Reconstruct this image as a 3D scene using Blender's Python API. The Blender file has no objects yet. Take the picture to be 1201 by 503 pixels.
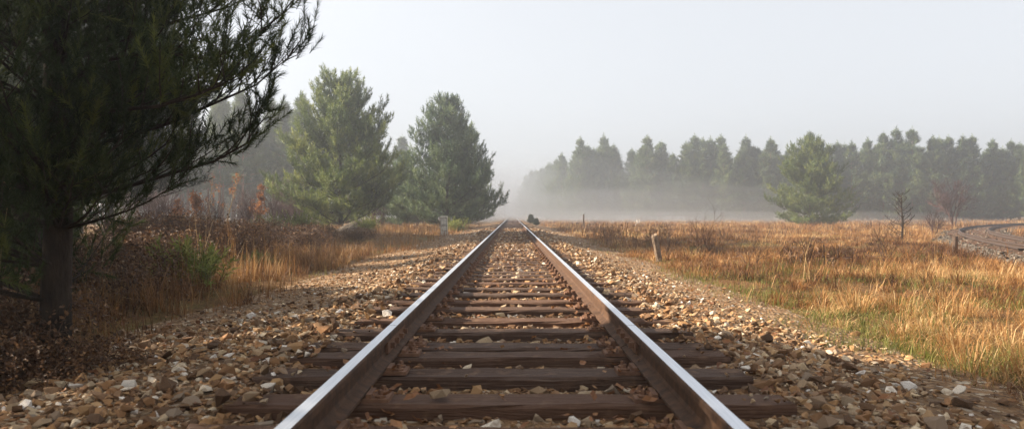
import bpy, math
import numpy as np
from mathutils import Vector

# ------------------------------------------------------------------ camera, sky, sun, exposure
scene = bpy.context.scene
COL = scene.collection
cam_d = bpy.data.cameras.new('camera')
cam_d.sensor_width = 36.0
cam_d.lens = 26.68
cam_d.clip_start = 0.05
cam_d.clip_end = 3000
cam_d.dof.use_dof = True
cam_d.dof.focus_distance = 11.0
cam_d.dof.aperture_fstop = 3.5
cam = bpy.data.objects.new('camera', cam_d)
COL.objects.link(cam)
CAMZ = 1.15
cam.location = (0, 0, CAMZ)
cam.rotation_euler = (math.radians(90), 0, 0)
scene.camera = cam

SUN_EL, SUN_AHEAD = 29.0, 12.0          # degrees; sun stands to the left of the track
_e, _a = math.radians(SUN_EL), math.radians(SUN_AHEAD)
to_sun = Vector((-math.cos(_a) * math.cos(_e), math.sin(_a) * math.cos(_e), math.sin(_e)))

world = bpy.data.worlds.new('World')
scene.world = world
world.use_nodes = True
wn, wl = world.node_tree.nodes, world.node_tree.links
wn.clear()
w_out = wn.new('ShaderNodeOutputWorld')
w_bg = wn.new('ShaderNodeBackground')
sky = wn.new('ShaderNodeTexSky')
sky.sky_type = 'NISHITA'
sky.sun_disc = False
sky.sun_elevation = math.radians(SUN_EL)
sky.sun_rotation = math.radians(-90 + SUN_AHEAD)
sky.air_density = 1.0
sky.dust_density = 2.5
sky.ozone_density = 1.0
hs = wn.new('ShaderNodeHueSaturation')
hs.inputs['Saturation'].default_value = 0.30
hs.inputs['Value'].default_value = 0.9
mx = wn.new('ShaderNodeMix')
mx.data_type = 'RGBA'
mx.inputs['Factor'].default_value = 0.45          # high thin fog evens the sky out
mx.inputs[7].default_value = (7.8, 8.05, 8.5, 1)
wl.new(sky.outputs[0], hs.inputs['Color'])
wl.new(hs.outputs[0], mx.inputs[6])
wl.new(mx.outputs[2], w_bg.inputs['Color'])
w_bg.inputs['Strength'].default_value = 0.05
wl.new(w_bg.outputs[0], w_out.inputs['Surface'])

sun_d = bpy.data.lights.new('sun', 'SUN')
sun_d.energy = 5.0
sun_d.angle = math.radians(0.6)
sun_d.color = (1.0, 0.865, 0.69)
sun = bpy.data.objects.new('sun', sun_d)
COL.objects.link(sun)
sun.rotation_euler = (-to_sun).to_track_quat('-Z', 'Y').to_euler()
sun.location = (-30, 0, 30)

vs = scene.view_settings
vs.view_transform = 'Standard'
vs.look = 'None'
vs.exposure = 1.75
vs.gamma = 1.0
scene.render.engine = 'CYCLES'
cy = scene.cycles
cy.use_denoising = True
cy.max_bounces = 6
cy.diffuse_bounces = 3
cy.transmission_bounces = 4
cy.transparent_max_bounces = 40
cy.volume_bounces = 2
cy.sample_clamp_indirect = 6.0
cy.caustics_reflective = False
cy.caustics_refractive = False

# ------------------------------------------------------------------ helpers
def rng_(s): return np.random.default_rng(s)

class Geo:
    """collects triangles"""
    def __init__(self): self.V, self.F, self.T, self.n = [], [], [], 0
    def add(self, V, F, t=0.5):
        V = np.asarray(V, float).reshape(-1, 3); F = np.asarray(F, int).reshape(-1, 3)
        self.V.append(V); self.F.append(F + self.n)
        self.T.append(np.broadcast_to(np.asarray(t, float), (len(V),)).copy())
        self.n += len(V)
    def mesh(self, name, smooth=False):
        V = np.concatenate(self.V) if self.V else np.zeros((0, 3))
        F = np.concatenate(self.F) if self.F else np.zeros((0, 3), int)
        T = np.concatenate(self.T) if self.T else np.zeros(0)
        me = bpy.data.meshes.new(name)
        me.vertices.add(len(V)); me.vertices.foreach_set('co', V.astype(np.float32).ravel())
        me.loops.add(F.size); me.loops.foreach_set('vertex_index', F.astype(np.int32).ravel())
        me.polygons.add(len(F)); me.polygons.foreach_set('loop_start', np.arange(0, F.size, 3, dtype=np.int32))
        me.update(calc_edges=True)
        a = me.attributes.new('tint', 'FLOAT', 'POINT'); a.data.foreach_set('value', T.astype(np.float32))
        me.polygons.foreach_set('use_smooth', np.full(len(F), smooth, bool))
        return me

def link(name, me, mat=None, parent=None, loc=None):
    o = bpy.data.objects.new(name, me)
    COL.objects.link(o)
    if mat is not None and me is not None and len(me.materials) == 0: me.materials.append(mat)
    if parent is not None: o.parent = parent
    if loc is not None: o.location = loc
    return o

def tag(o, label=None, cat=None, group=None, kind=None):
    if label: o['label'] = label
    if cat: o['category'] = cat
    if group: o['group'] = group
    if kind: o['kind'] = kind
    return o

def thing(name, label, cat, loc=(0, 0, 0), group=None):
    o = bpy.data.objects.new(name, None)
    o.empty_display_size = 0.2
    COL.objects.link(o); o.location = loc
    return tag(o, label, cat, group)

def copy_tree(o, parent=None):
    c = o.copy(); COL.objects.link(c); c.parent = parent
    for ch in list(o.children): copy_tree(ch, c)
    return c

BOXF = np.array([[0,2,1],[0,3,2],[4,5,6],[4,6,7],[0,1,5],[0,5,4],[1,2,6],[1,6,5],[2,3,7],[2,7,6],[3,0,4],[3,4,7]])
def box(g, x0, x1, y0, y1, z0, z1, t=0.5, taper=0.0):
    k = taper
    g.add([[x0,y0,z0],[x1,y0,z0],[x1,y1,z0],[x0,y1,z0],[x0+k,y0+k,z1],[x1-k,y0+k,z1],[x1-k,y1-k,z1],[x0+k,y1-k,z1]], BOXF, t)

def tube(g, P, R, n=5, t=0.5, cap=True):
    P = np.asarray(P, float); m = len(P); R = np.broadcast_to(np.asarray(R, float), (m,))
    D = np.gradient(P, axis=0); D /= (np.linalg.norm(D, axis=1, keepdims=True) + 1e-9)
    ref = np.array([0.31, 0.17, 0.93]) if abs(D[:, 2]).mean() < 0.8 else np.array([1.0, 0.11, 0.0])
    U = np.cross(D, ref); U /= (np.linalg.norm(U, axis=1, keepdims=True) + 1e-9)
    W = np.cross(D, U)
    a = np.arange(n) * 2 * np.pi / n
    V = P[:, None] + R[:, None, None] * (np.cos(a)[None, :, None] * U[:, None] + np.sin(a)[None, :, None] * W[:, None])
    i = np.arange(m - 1)[:, None] * n; j = np.arange(n)[None]; k = (j + 1) % n
    A, B, C, D2 = i + j, i + k, i + n + k, i + n + j
    F = np.concatenate([np.stack([A, B, C], -1).reshape(-1, 3), np.stack([A, C, D2], -1).reshape(-1, 3)])
    V = V.reshape(-1, 3)
    if cap:
        V = np.vstack([V, P[-1]]); b = (m - 1) * n
        F = np.vstack([F, [[b + q, b + (q + 1) % n, m * n] for q in range(n)]])
    g.add(V, F, t)

def instance(TV, TF, P, D, S, rng, spin=None):
    """copy a template whose axis is +Z onto points P along directions D with scale S"""
    P = np.asarray(P, float); D = np.asarray(D, float); S = np.asarray(S, float)
    n = len(P)
    D = D / (np.linalg.norm(D, axis=1, keepdims=True) + 1e-9)
    ref = np.where(np.abs(D[:, 2:3]) < 0.85, [[0., 0., 1.]], [[1., 0., 0.]])
    U = np.cross(ref, D); U /= np.linalg.norm(U, axis=1, keepdims=True)
    W = np.cross(D, U)
    a = rng.uniform(0, 2 * np.pi, n) if spin is None else spin
    U2 = U * np.cos(a)[:, None] + W * np.sin(a)[:, None]; W2 = np.cross(D, U2)
    if S.ndim == 1: S = np.repeat(S[:, None], 3, 1)
    V = (P[:, None] + TV[None, :, 0:1] * S[:, None, 0:1] * U2[:, None] + TV[None, :, 1:2] * S[:, None, 1:2] * W2[:, None]
         + TV[None, :, 2:3] * S[:, None, 2:3] * D[:, None])
    F = TF[None] + (np.arange(n) * len(TV))[:, None, None]
    return V.reshape(-1, 3), F.reshape(-1, 3), len(TV)

_g = rng_(3).random((64, 64))
def vnoise(x, y):
    x = np.asarray(x, float); y = np.asarray(y, float)
    xi, yi = np.floor(x).astype(int), np.floor(y).astype(int)
    fx, fy = x - xi, y - yi
    fx = fx * fx * (3 - 2 * fx); fy = fy * fy * (3 - 2 * fy)
    g = lambda a, b: _g[a % 64, b % 64]
    return (g(xi, yi) * (1 - fx) + g(xi + 1, yi) * fx) * (1 - fy) + (g(xi, yi + 1) * (1 - fx) + g(xi + 1, yi + 1) * fx) * fy
def fbm(x, y): return vnoise(x, y) * .55 + vnoise(x * 2.1 + 7, y * 2.1 + 3) * .3 + vnoise(x * 4.3 + 1, y * 4.3 + 9) * .15
def sstep(a, b, x):
    t = np.clip((np.asarray(x, float) - a) / (np.asarray(b) - a), 0, 1); return t * t * (3 - 2 * t)

# ------------------------------------------------------------------ materials
class NT:
    def __init__(self, name):
        self.m = bpy.data.materials.new(name); self.m.use_nodes = True
        self.t = self.m.node_tree; self.n = self.t.nodes; self.l = self.t.links
        self.n.clear()
        self.out = self.n.new('ShaderNodeOutputMaterial')
    def new(self, kind, **kw):
        d = self.n.new('ShaderNode' + kind)
        for k, v in kw.items(): setattr(d, k, v)
        return d
    def k(self, a, b): self.l.new(a, b)
    def ramp(self, fac, stops, interp='LINEAR'):
        r = self.new('ValToRGB'); r.color_ramp.interpolation = interp
        e = r.color_ramp.elements
        while len(e) < len(stops): e.new(0.5)
        for q, (p, c) in zip(e, stops): q.position = p; q.color = (*c, 1)
        self.k(fac, r.inputs[0]); return r.outputs[0]
    def noise(self, scale, detail=4, coord=None, rough=.55):
        nz = self.new('TexNoise'); nz.inputs['Scale'].default_value = scale; nz.inputs['Detail'].default_value = detail
        nz.inputs['Roughness'].default_value = rough
        if coord is not None: self.k(coord, nz.inputs['Vector'])
        return nz.outputs[0]
    def mix(self, f, a, b, mode='MIX'):
        m = self.new('Mix'); m.data_type = 'RGBA'; m.blend_type = mode
        for s, v in ((0, f), (6, a), (7, b)):
            if hasattr(v, 'is_linked') or isinstance(v, bpy.types.NodeSocket): self.k(v, m.inputs[s])
            elif isinstance(v, (int, float)): m.inputs[s].default_value = v
            else: m.inputs[s].default_value = (*v, 1)
        return m.outputs[2]
    def attr(self, name='tint'): a = self.new('Attribute'); a.attribute_name = name; return a.outputs['Fac']
    def objrand(self): return self.new('ObjectInfo').outputs['Random']
    def coord(self, which='Object'): return self.new('TexCoord').outputs[which]
    def pbsdf(self, col, rough=.7, spec=.3, metal=0.0, bump=None, bstr=.3, bdist=.01):
        p = self.new('BsdfPrincipled')
        for s, v in (('Base Color', col), ('Roughness', rough), ('Metallic', metal)):
            if isinstance(v, bpy.types.NodeSocket): self.k(v, p.inputs[s])
            elif isinstance(v, (int, float)): p.inputs[s].default_value = v
            else: p.inputs[s].default_value = (*v, 1)
        p.inputs['Specular IOR Level'].default_value = spec
        if bump is not None:
            b = self.new('Bump'); b.inputs['Strength'].default_value = bstr; b.inputs['Distance'].default_value = bdist
            self.k(bump, b.inputs['Height']); self.k(b.outputs[0], p.inputs['Normal'])
        return p
    def done(self, shader): self.k(shader, self.out.inputs['Surface']); return self.m

def leaf_mat(name, stops, transl=.3, rough=.6, hue=.0):
    t = NT(name)
    c = t.ramp(t.attr(), stops)
    v = t.ramp(t.objrand(), [(0, (.78, .78, .80)), (1, (1.12, 1.08, 1.0))])
    c = t.mix(1.0, c, v, 'MULTIPLY')
    p = t.pbsdf(c, rough, .25)
    tr = t.new('BsdfTranslucent'); t.k(c, tr.inputs['Color'])
    ms = t.new('MixShader'); ms.inputs[0].default_value = transl
    t.k(p.outputs[0], ms.inputs[1]); t.k(tr.outputs[0], ms.inputs[2])
    return t.done(ms.outputs[0])

M = {}
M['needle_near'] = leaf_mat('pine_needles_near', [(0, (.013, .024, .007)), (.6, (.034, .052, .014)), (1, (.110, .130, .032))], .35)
M['needle'] = leaf_mat('pine_needles', [(0, (.036, .064, .014)), (.5, (.115, .160, .036)), (1, (.26, .29, .075))], .3)
M['needle_blue'] = leaf_mat('pine_needles_blue', [(0, (.034, .066, .028)), (.5, (.100, .155, .062)), (1, (.21, .265, .105))], .3)
M['needle_far'] = leaf_mat('pine_needles_far', [(0, (.034, .062, .022)), (.6, (.085, .125, .042)), (1, (.155, .19, .065))], .3)
M['straw'] = leaf_mat('dry_grass', [(0, (.045, .020, .008)), (.25, (.135, .058, .020)), (.6, (.285, .140, .048)), (.85, (.40, .240, .100)), (1, (.50, .36, .19))], .35)
M['green_grass'] = leaf_mat('green_grass', [(0, (.075, .085, .018)), (.5, (.145, .160, .032)), (1, (.27, .25, .07))], .35)
M['bramble'] = leaf_mat('bramble_leaf', [(0, (.045, .024, .014)), (.5, (.125, .066, .034)), (.85, (.24, .130, .062)), (1, (.34, .24, .14))], .2)
M['orange_leaf'] = leaf_mat('orange_leaf', [(0, (.19, .075, .030)), (1, (.36, .17, .065))], .4)
M['broom'] = leaf_mat('broom_green', [(0, (.09, .12, .025)), (.6, (.19, .23, .05)), (1, (.32, .33, .10))], .35)
M['dead_leaf'] = leaf_mat('dead_leaf', [(0, (.14, .06, .028)), (.5, (.27, .125, .055)), (1, (.40, .24, .12))], .2)

def bark_mat(name, a, b, scale=14):
    t = NT(name); co = t.coord()
    mp = t.new('Mapping'); mp.inputs['Scale'].default_value = (1, 1, .3); t.k(co, mp.inputs[0])
    n = t.noise(scale, 7, mp.outputs[0], .65)
    return t.done(t.pbsdf(t.ramp(n, [(.3, a), (.7, b)]), .9, .15, bump=n, bstr=1.0, bdist=.04).outputs[0])
M['bark_dark'] = bark_mat('bark_dark', (.012, .009, .007), (.055, .040, .029))
M['bark_red'] = bark_mat('bark_red', (.14, .065, .035), (.34, .175, .10), 8)
M['twig'] = bark_mat('twig_brown', (.060, .035, .025), (.15, .090, .060), 20)
M['twig_red'] = bark_mat('twig_red', (.060, .032, .027), (.115, .060, .050), 20)
M['twig_pale'] = bark_mat('twig_pale', (.28, .20, .10), (.46, .36, .22), 20)
M['twig_white'] = bark_mat('twig_white', (.55, .50, .45), (.75, .70, .64), 20)

STONE = [(0, (.060, .036, .022)), (.12, (.150, .078, .036)), (.26, (.255, .130, .055)), (.40, (.215, .175, .130)), (.50, (.330, .180, .078)),
         (.62, (.40, .245, .115)), (.74, (.33, .255, .170)), (.84, (.50, .37, .22)), (.92, (.64, .54, .40)), (1, (.82, .77, .70))]
def stone_mat(name, single):
    t = NT(name); co = t.coord()
    f = t.attr()
    if single:
        pw = t.new('Math', operation='POWER'); pw.inputs[1].default_value = 1.7; t.k(t.objrand(), pw.inputs[0]); f = pw.outputs[0]
    c = t.ramp(f, STONE)
    n = t.noise(38, 6, co, .65)
    c = t.mix(t.ramp(n, [(.42, (0, 0, 0)), (.70, (.75, .75, .75))]), c, (.20, .105, .050))
    return t.done(t.pbsdf(c, .85, .2, bump=t.noise(85, 5, co), bstr=.6, bdist=.006).outputs[0])
M['stone_one'] = stone_mat('ballast_stone', True)
M['stone_all'] = stone_mat('ballast_stones', False)

def bed_mat():
    t = NT('ballast_bed'); co = t.coord()
    v = t.new('TexVoronoi'); v.inputs['Scale'].default_value = 24; t.k(co, v.inputs['Vector'])
    bw = t.new('SeparateColor'); t.k(v.outputs['Color'], bw.inputs[0])
    c = t.ramp(bw.outputs[0], [(0, (.08, .046, .026)), (.4, (.235, .125, .056)), (.75, (.36, .215, .105)), (.93, (.48, .36, .23)), (1, (.68, .60, .48))])
    big = t.noise(.7, 4, co)
    c = t.mix(t.ramp(big, [(.40, (.25, .25, .25)), (.66, (.8, .8, .8))]), c, (.120, .072, .038))
    return t.done(t.pbsdf(c, .9, .15, bump=v.outputs['Distance'], bstr=1.0, bdist=.04).outputs[0])
M['bed'] = bed_mat()

def ground_mat():
    t = NT('field_soil'); co = t.coord()
    n = t.noise(.35, 6, co, .6); n2 = t.noise(14, 8, co, .75)
    c = t.ramp(n2, [(.34, (.050, .027, .013)), (.5, (.150, .080, .033)), (.66, (.29, .165, .070))])
    g = t.ramp(n2, [(.3, (.055, .060, .016)), (.7, (.17, .17, .05))])
    c = t.mix(t.ramp(n, [(.52, (0, 0, 0)), (.66, (.8, .8, .8))]), c, g)
    return t.done(t.pbsdf(c, .95, .1, bump=n2, bstr=.9, bdist=.08).outputs[0])
M['ground'] = ground_mat()

def wood_mat():
    t = NT('old_sleeper_wood'); co = t.coord()
    mp = t.new('Mapping'); mp.inputs['Scale'].default_value = (1.3, 48, 48); t.k(co, mp.inputs[0])
    n = t.noise(2.2, 7, mp.outputs[0], .62)
    r = t.objrand()
    c = t.ramp(n, [(.32, (.010, .006, .005)), (.45, (.042, .025, .017)), (.58, (.085, .055, .038)), (.74, (.19, .15, .118))])
    c = t.mix(t.ramp(r, [(0, (.25, .25, .25)), (1, (.72, .72, .72))]), c, (.135, .064, .034))
    d = t.noise(9, 5, co)
    c = t.mix(t.ramp(d, [(.55, (0, 0, 0)), (.75, (.6, .6, .6))]), c, (.26, .150, .085))
    return t.done(t.pbsdf(c, .8, .3, bump=n, bstr=1.0, bdist=.02).outputs[0])
M['sleeper'] = wood_mat()

def rust_mat(name, lo, hi, rough=.85):
    t = NT(name); co = t.coord()
    n = t.noise(16, 6, co, .65)
    return t.done(t.pbsdf(t.ramp(n, [(.3, lo), (.7, hi)]), rough, .25, bump=t.noise(60, 4, co), bstr=.4, bdist=.004).outputs[0])
M['rail_rust'] = rust_mat('rail_rust', (.030, .016, .010), (.110, .056, .029))
M['plate_rust'] = rust_mat('plate_rust', (.085, .042, .026), (.21, .11, .062))
M['curve_rail'] = rust_mat('curved_rail_rust', (.030, .020, .016), (.075, .050, .038), .6)
def steel_mat():
    t = NT('rail_running_surface'); co = t.coord()
    mp = t.new('Mapping'); mp.inputs['Scale'].default_value = (60, 1.2, 60); t.k(co, mp.inputs[0])
    n = t.noise(3, 5, mp.outputs[0])
    c = t.ramp(n, [(.3, (.58, .60, .64)), (.7, (.80, .82, .86))])
    r = t.ramp(n, [(.3, (.30, .30, .30)), (.7, (.46, .46, .46))])
    return t.done(t.pbsdf(c, r, .5, .9).outputs[0])
M['steel'] = steel_mat()
def simple(name, a, b, scale, rough=.85, bstr=.5):
    t = NT(name); n = t.noise(scale, 6, t.coord(), .6)
    return t.done(t.pbsdf(t.ramp(n, [(.32, a), (.68, b)]), rough, .2, bump=n, bstr=bstr, bdist=.01).outputs[0])
M['concrete'] = simple('old_concrete', (.34, .31, .26), (.62, .58, .50), 14)
M['concrete_dark'] = simple('concrete_groove', (.10, .09, .075), (.19, .17, .14), 14)
M['post_wood'] = simple('weathered_post', (.085, .058, .040), (.24, .175, .12), 22)
M['post_dark'] = simple('dark_post', (.05, .035, .026), (.13, .085, .06), 22)
M['white_paint'] = simple('white_paint', (.70, .70, .68), (.82, .82, .80), 9)
M['pale_gravel'] = None

# ------------------------------------------------------------------ the ground
def bed_h(x, y):
    """ballast profile across the main track"""
    x = np.asarray(x, float); y = np.asarray(y, float)
    top = np.interp(y, [0, 5.1, 5.9, 9, 14, 21], [.200, .208, .222, .236, .250, .270])   # cribs fill up with distance
    L = np.interp(x, [-6.0, -4.6, -3.6, -2.4, -1.5, 0, 1.5, 1.9, 2.5, 3.2, 4.2],
                  [-.12, -.03, .06, .13, 0, 0, 0, .185, .085, .02, -.12])
    return np.where(np.abs(x) <= 1.5, top + .035 * sstep(1.05, 1.4, np.abs(x)), np.where(np.abs(x) < 1.9, np.where(x < 0, top + .035 + (np.abs(x) - 1.5) / .4 * (.215 - top - .035), top + .035 + (np.abs(x) - 1.5) / .4 * (.185 - top - .035)),
                    np.where(x < 0, np.interp(x, [-6, -4.3, -3.7, -2.4, -1.9], [-.4, -.16, .02, .14, .215]), L)))

# the curved second track: left rail through three known points
_P3 = [np.array(p) for p in ((15.6, 23.5), (30.6, 51.5), (51.0, 77.0))]
def circ(a, b, c):
    d = 2 * (a[0] * (b[1] - c[1]) + b[0] * (c[1] - a[1]) + c[0] * (a[1] - b[1]))
    s = lambda p: p @ p
    return np.array([(s(a) * (b[1] - c[1]) + s(b) * (c[1] - a[1]) + s(c) * (a[1] - b[1])) / d,
                     (s(a) * (c[0] - b[0]) + s(b) * (a[0] - c[0]) + s(c) * (b[0] - a[0])) / d])
CC = circ(*_P3); CR = np.linalg.norm(_P3[0] - CC)
_a0 = math.atan2(*(_P3[0] - CC)[::-1]); _a2 = math.atan2(*(_P3[2] - CC)[::-1])
CRC = CR - .75                                   # centre line
def curve_pt(s, off=0.0):
    """s in metres from the near known point, along the curve; off > 0 is to the outside"""
    a = _a0 + (1 if _a2 > _a0 else -1) * np.asarray(s, float) / CR
    return CC[0] + (CRC + off) * np.cos(a), CC[1] + (CRC + off) * np.sin(a), a
def curve_dist(x, y): return np.abs(np.hypot(np.asarray(x) - CC[0], np.asarray(y) - CC[1]) - CRC)

def field_h(x, y):
    x = np.asarray(x, float); y = np.asarray(y, float)
    far = np.clip(np.hypot(x, y) / 120, 0, 1)
    h = (fbm(x * .45, y * .45) - .5) * .5 * (1 - .6 * far) + (fbm(x * 1.7 + 5, y * 1.7) - .5) * .16 * (1 - far)
    side = sstep(2.6, 5.5, np.abs(x))
    h = h * side
    d = curve_dist(x, y)
    on = (x > 6) & (y < 110)
    emb = np.where(on, -.08 * (1 - sstep(1.5, 3.2, d)), 0)
    h = np.where(on, h * sstep(1.6, 4.5, d) + emb, h)
    left = sstep(-5.5, -9, x)
    return h + left * .10
def ground_h(x, y):
    m = 1 - sstep(1.4, 3.4, np.maximum(0, np.abs(x) - 0.4))
    return field_h(x, y) * (1 - m) + m * (-.02)

def grid_mesh(xs, ys, hf):
    X, Y = np.meshgrid(xs, ys); Z = hf(X, Y)
    V = np.stack([X, Y, Z], -1).reshape(-1, 3)
    nx, ny = len(xs), len(ys)
    i = (np.arange(ny - 1)[:, None] * nx + np.arange(nx - 1)[None]).ravel()
    F = np.concatenate([np.stack([i, i + 1, i + nx + 1], -1), np.stack([i, i + nx + 1, i + nx], -1)])
    return V, F
def graded(lo, hi, fine_lo, fine_hi, step, growth=1.13):
    a = list(np.arange(fine_lo, fine_hi + step * .5, step))
    s = step; p = a[-1]
    while p < hi: s *= growth; p += s; a.append(min(p, hi))
    s = step; p = a[0]
    while p > lo: s *= growth; p -= s; a.insert(0, max(p, lo))
    return np.array(a)
g = Geo()
V, F = grid_mesh(graded(-640, 640, -8, 16, .24), graded(-60, 760, 2, 36, .26), ground_h)
g.add(V, F)
tag(link('ground', g.mesh('ground', True), M['ground']), 'rough straw coloured field soil with green patches', kind='structure')

g = Geo()
V, F = grid_mesh(np.concatenate([np.arange(-4.6, 3.31, .1)]), graded(-4, 420, 0, 30, .12, 1.08),
                 lambda x, y: bed_h(x, y) + (fbm(x * 6, y * 6) - .5) * .035 * (np.abs(y) < 200))
g.add(V, F)
bed = tag(link('ballast_bed', g.mesh('ballast_bed', True), M['bed']), 'brown stone ballast bed under the straight track', kind='structure')

# curved ballast bed
g = Geo()
ss = np.arange(-30, 80, .8); offs = np.linspace(-2.5, 2.5, 15)
X, Y, _ = curve_pt(ss[:, None], offs[None])
Z = np.interp(np.abs(offs), [0, 1.3, 1.6, 2.5], [.065, .065, .03, -.18])[None] + (fbm(X * 3, Y * 3) - .5) * .06
nx, ny = len(offs), len(ss)
i = (np.arange(ny - 1)[:, None] * nx + np.arange(nx - 1)[None]).ravel()
F = np.concatenate([np.stack([i, i + 1, i + nx + 1], -1), np.stack([i, i + nx + 1, i + nx], -1)])
def grey_bed():
    t = NT('grey_gravel_bed'); co = t.coord()
    v = t.new('TexVoronoi'); v.inputs['Scale'].default_value = 16; t.k(co, v.inputs['Vector'])
    bw = t.new('SeparateColor'); t.k(v.outputs['Color'], bw.inputs[0])
    c = t.ramp(bw.outputs[0], [(0, (.035, .028, .021)), (.5, (.090, .070, .051)), (.9, (.17, .14, .11)), (1, (.33, .29, .24))])
    return t.done(t.pbsdf(c, .9, .15, bump=v.outputs['Distance'], bstr=.9, bdist=.04).outputs[0])
M['grey_bed'] = grey_bed()
g.add(np.stack([X, Y, Z], -1).reshape(-1, 3), F)
curve_bed = tag(link('curved_ballast_bed', g.mesh('curved_ballast_bed', True), M['grey_bed']), 'grey gravel bed under the curved side track', kind='structure')

# ------------------------------------------------------------------ the straight track
RAILTOP = .45; SLTOP = .28
track = thing('railway_track', 'straight rusty railway track with shiny rail heads running into the fog', 'railway track', (0, 0, 0))
PROF = [(-.0625, 0), (.0625, 0), (.0625, .012), (.018, .030), (.0085, .045), (.0085, .098), (.0335, .112), (.0335, .140), (.027, .149),
        (-.027, .149), (-.0335, .140), (-.0335, .112), (-.0085, .098), (-.0085, .045), (-.018, .030), (-.0625, .012)]
def rail_mesh(name, length):
    n = len(PROF); k = max(2, int(length / 3) + 1)
    g = Geo()
    ys = np.linspace(0, length, k)
    V = np.array([[x, y, z] for y in ys for x, z in PROF])
    F = []; shiny = []
    for q in range(k - 1):
        for j in range(n):
            a, b = q * n + j, q * n + (j + 1) % n
            F += [[a, b, b + n], [a, b + n, a + n]]
            shiny += [j in (8,)] * 2
    for q, off in ((0, 0), (1, (k - 1) * n)):
        for tri in ((0, 1, 2), (0, 2, 15), (2, 3, 14), (2, 14, 15), (3, 4, 13), (3, 13, 14), (4, 5, 12), (4, 12, 13), (5, 6, 11), (5, 11, 12), (6, 7, 10), (6, 10, 11), (7, 8, 9), (7, 9, 10)):
            F.append([off + v for v in tri]); shiny.append(False)
    F = np.array(F)[:, ::-1]
    g.add(V, F)
    me = g.mesh(name); me.materials.append(M['rail_rust']); me.materials.append(M['steel'])
    me.polygons.foreach_set('material_index', np.array(shiny, np.int32))
    return me
g = Geo()                                       # fishplate pair with bolts, origin at rail foot centre, joint at y = 0
for s in (-1, 1):
    box(g, *sorted((s * .010, s * .030)), -.36, .36, .036, .104, .5, .002)
    for yy in (-.27, -.09, .09, .27):
        box(g, *sorted((s * .028, s * .055)), yy - .016, yy + .016, .056, .088, .4)
fish_me = g.mesh('fishplate')
ends = [-5.0, 4.80, 34.8, 64.8, 94.8, 154.8, 274.8, 414.8]
for x in (-.7525, .7525):
    for a, b in zip(ends[:-1], ends[1:]):
        r = link('rail', rail_mesh('rail', b - a - .010), None, track, (x, a + .005, RAILTOP - .149))
    for e in ends[1:-1]:
        if e < 100: link('fishplate', fish_me, M['plate_rust'], track, (x, e, RAILTOP - .149))

def sleeper_mesh(seed):
    r = rng_(seed); g = Geo()
    L, W, H = 2.66 + r.uniform(-.05, .05), .245, .15
    nx = 16; xs = np.linspace(-L / 2, L / 2, nx)
    rows = []
    b = .014
    split = np.zeros(nx)
    for _ in range(3):
        c0 = r.integers(0, nx); split[max(0, c0 - 2):c0 + 2] -= r.uniform(.004, .014)
    split[:2] -= r.uniform(0, .02); split[-2:] -= r.uniform(0, .02)
    for i, x in enumerate(xs):
        e = r.normal(0, .006, 8)
        rows.append([[x + r.normal(0, .002), -W/2 + e[0], -H], [x, -W/2 + e[1], -b * 1.3 + e[2] * .5], [x, -W/2 + b + e[3], 0 + r.normal(0, .0025)],
                     [x, -.02 + e[6] * 2, r.normal(-.002, .003) + split[i]], [x, W/2 - b + e[4], 0 + r.normal(0, .0025)], [x, W/2 + e[5], -b + e[2] * .5], [x, W/2 + e[7], -H]])
    V = np.array(rows).reshape(-1, 3); n = 7; F = []
    for i in range(nx - 1):
        for j in range(n - 1):
            a = i * n + j; F += [[a, a + n, a + n + 1], [a, a + n + 1, a + 1]]
    for off, fl in ((0, 0), ((nx - 1) * n, 1)):
        for j in range(1, n - 1):
            tri = [off, off + j, off + j + 1]; F.append(tri[::-1] if not fl else tri)
    g.add(V, F)
    return g.mesh('sleeper')
sl_meshes = [sleeper_mesh(50 + k) for k in range(6)]
g = Geo()                                       # base plate with two screws and clips each side of the rail
box(g, -.18, .18, -.085, .085, .001, .020, .5, .003)
for s in (-1, 1):
    box(g, *sorted((s * .068, s * .098)), -.075, .075, .020, .040, .45, .003)
    for yy in (-.045, .045):
        a = np.arange(7) * 2 * np.pi / 6
        tube(g, [[s * .135, yy, .018], [s * .135, yy, .030], [s * .135, yy, .034]], [.028, .028, .018], 6, .4)
        tube(g, [[s * .135, yy, .030], [s * .135, yy, .056]], [.014, .012], 4, .35)
plate_me = g.mesh('baseplate')
sl_y = [1.05, 1.70, 2.35, 2.99, 3.61, 4.19, 4.75, 5.08, 5.70, 6.33, 7.01, 7.62, 8.32]
while sl_y[-1] < 120: sl_y.append(sl_y[-1] + .65)
r = rng_(7)
SLEEP = []
for k, y in enumerate(sl_y):
    zz = SLTOP + (r.normal(0, .004) if y < 30 else 0)
    if abs(y - 4.75) < .01: zz += .002
    s = link('sleeper', sl_meshes[k % 6], M['sleeper'], track, (r.normal(0, .02), y, zz))
    s.rotation_euler = (r.normal(0, .018), r.normal(0, .003), r.normal(0, .009) + (math.pi if k % 2 else 0))
    SLEEP.append(y)
    if y < 45:
        for x in (-.7525, .7525):
            p = link('baseplate', plate_me, M['plate_rust'], s)
            p.matrix_parent_inverse = s.matrix_basis.inverted()
            p.location = (x, y, zz)
SLEEP = np.array(SLEEP)
def near_sleeper(y): return np.abs(np.asarray(y)[:, None] - SLEEP[None]).min(1)

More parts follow.
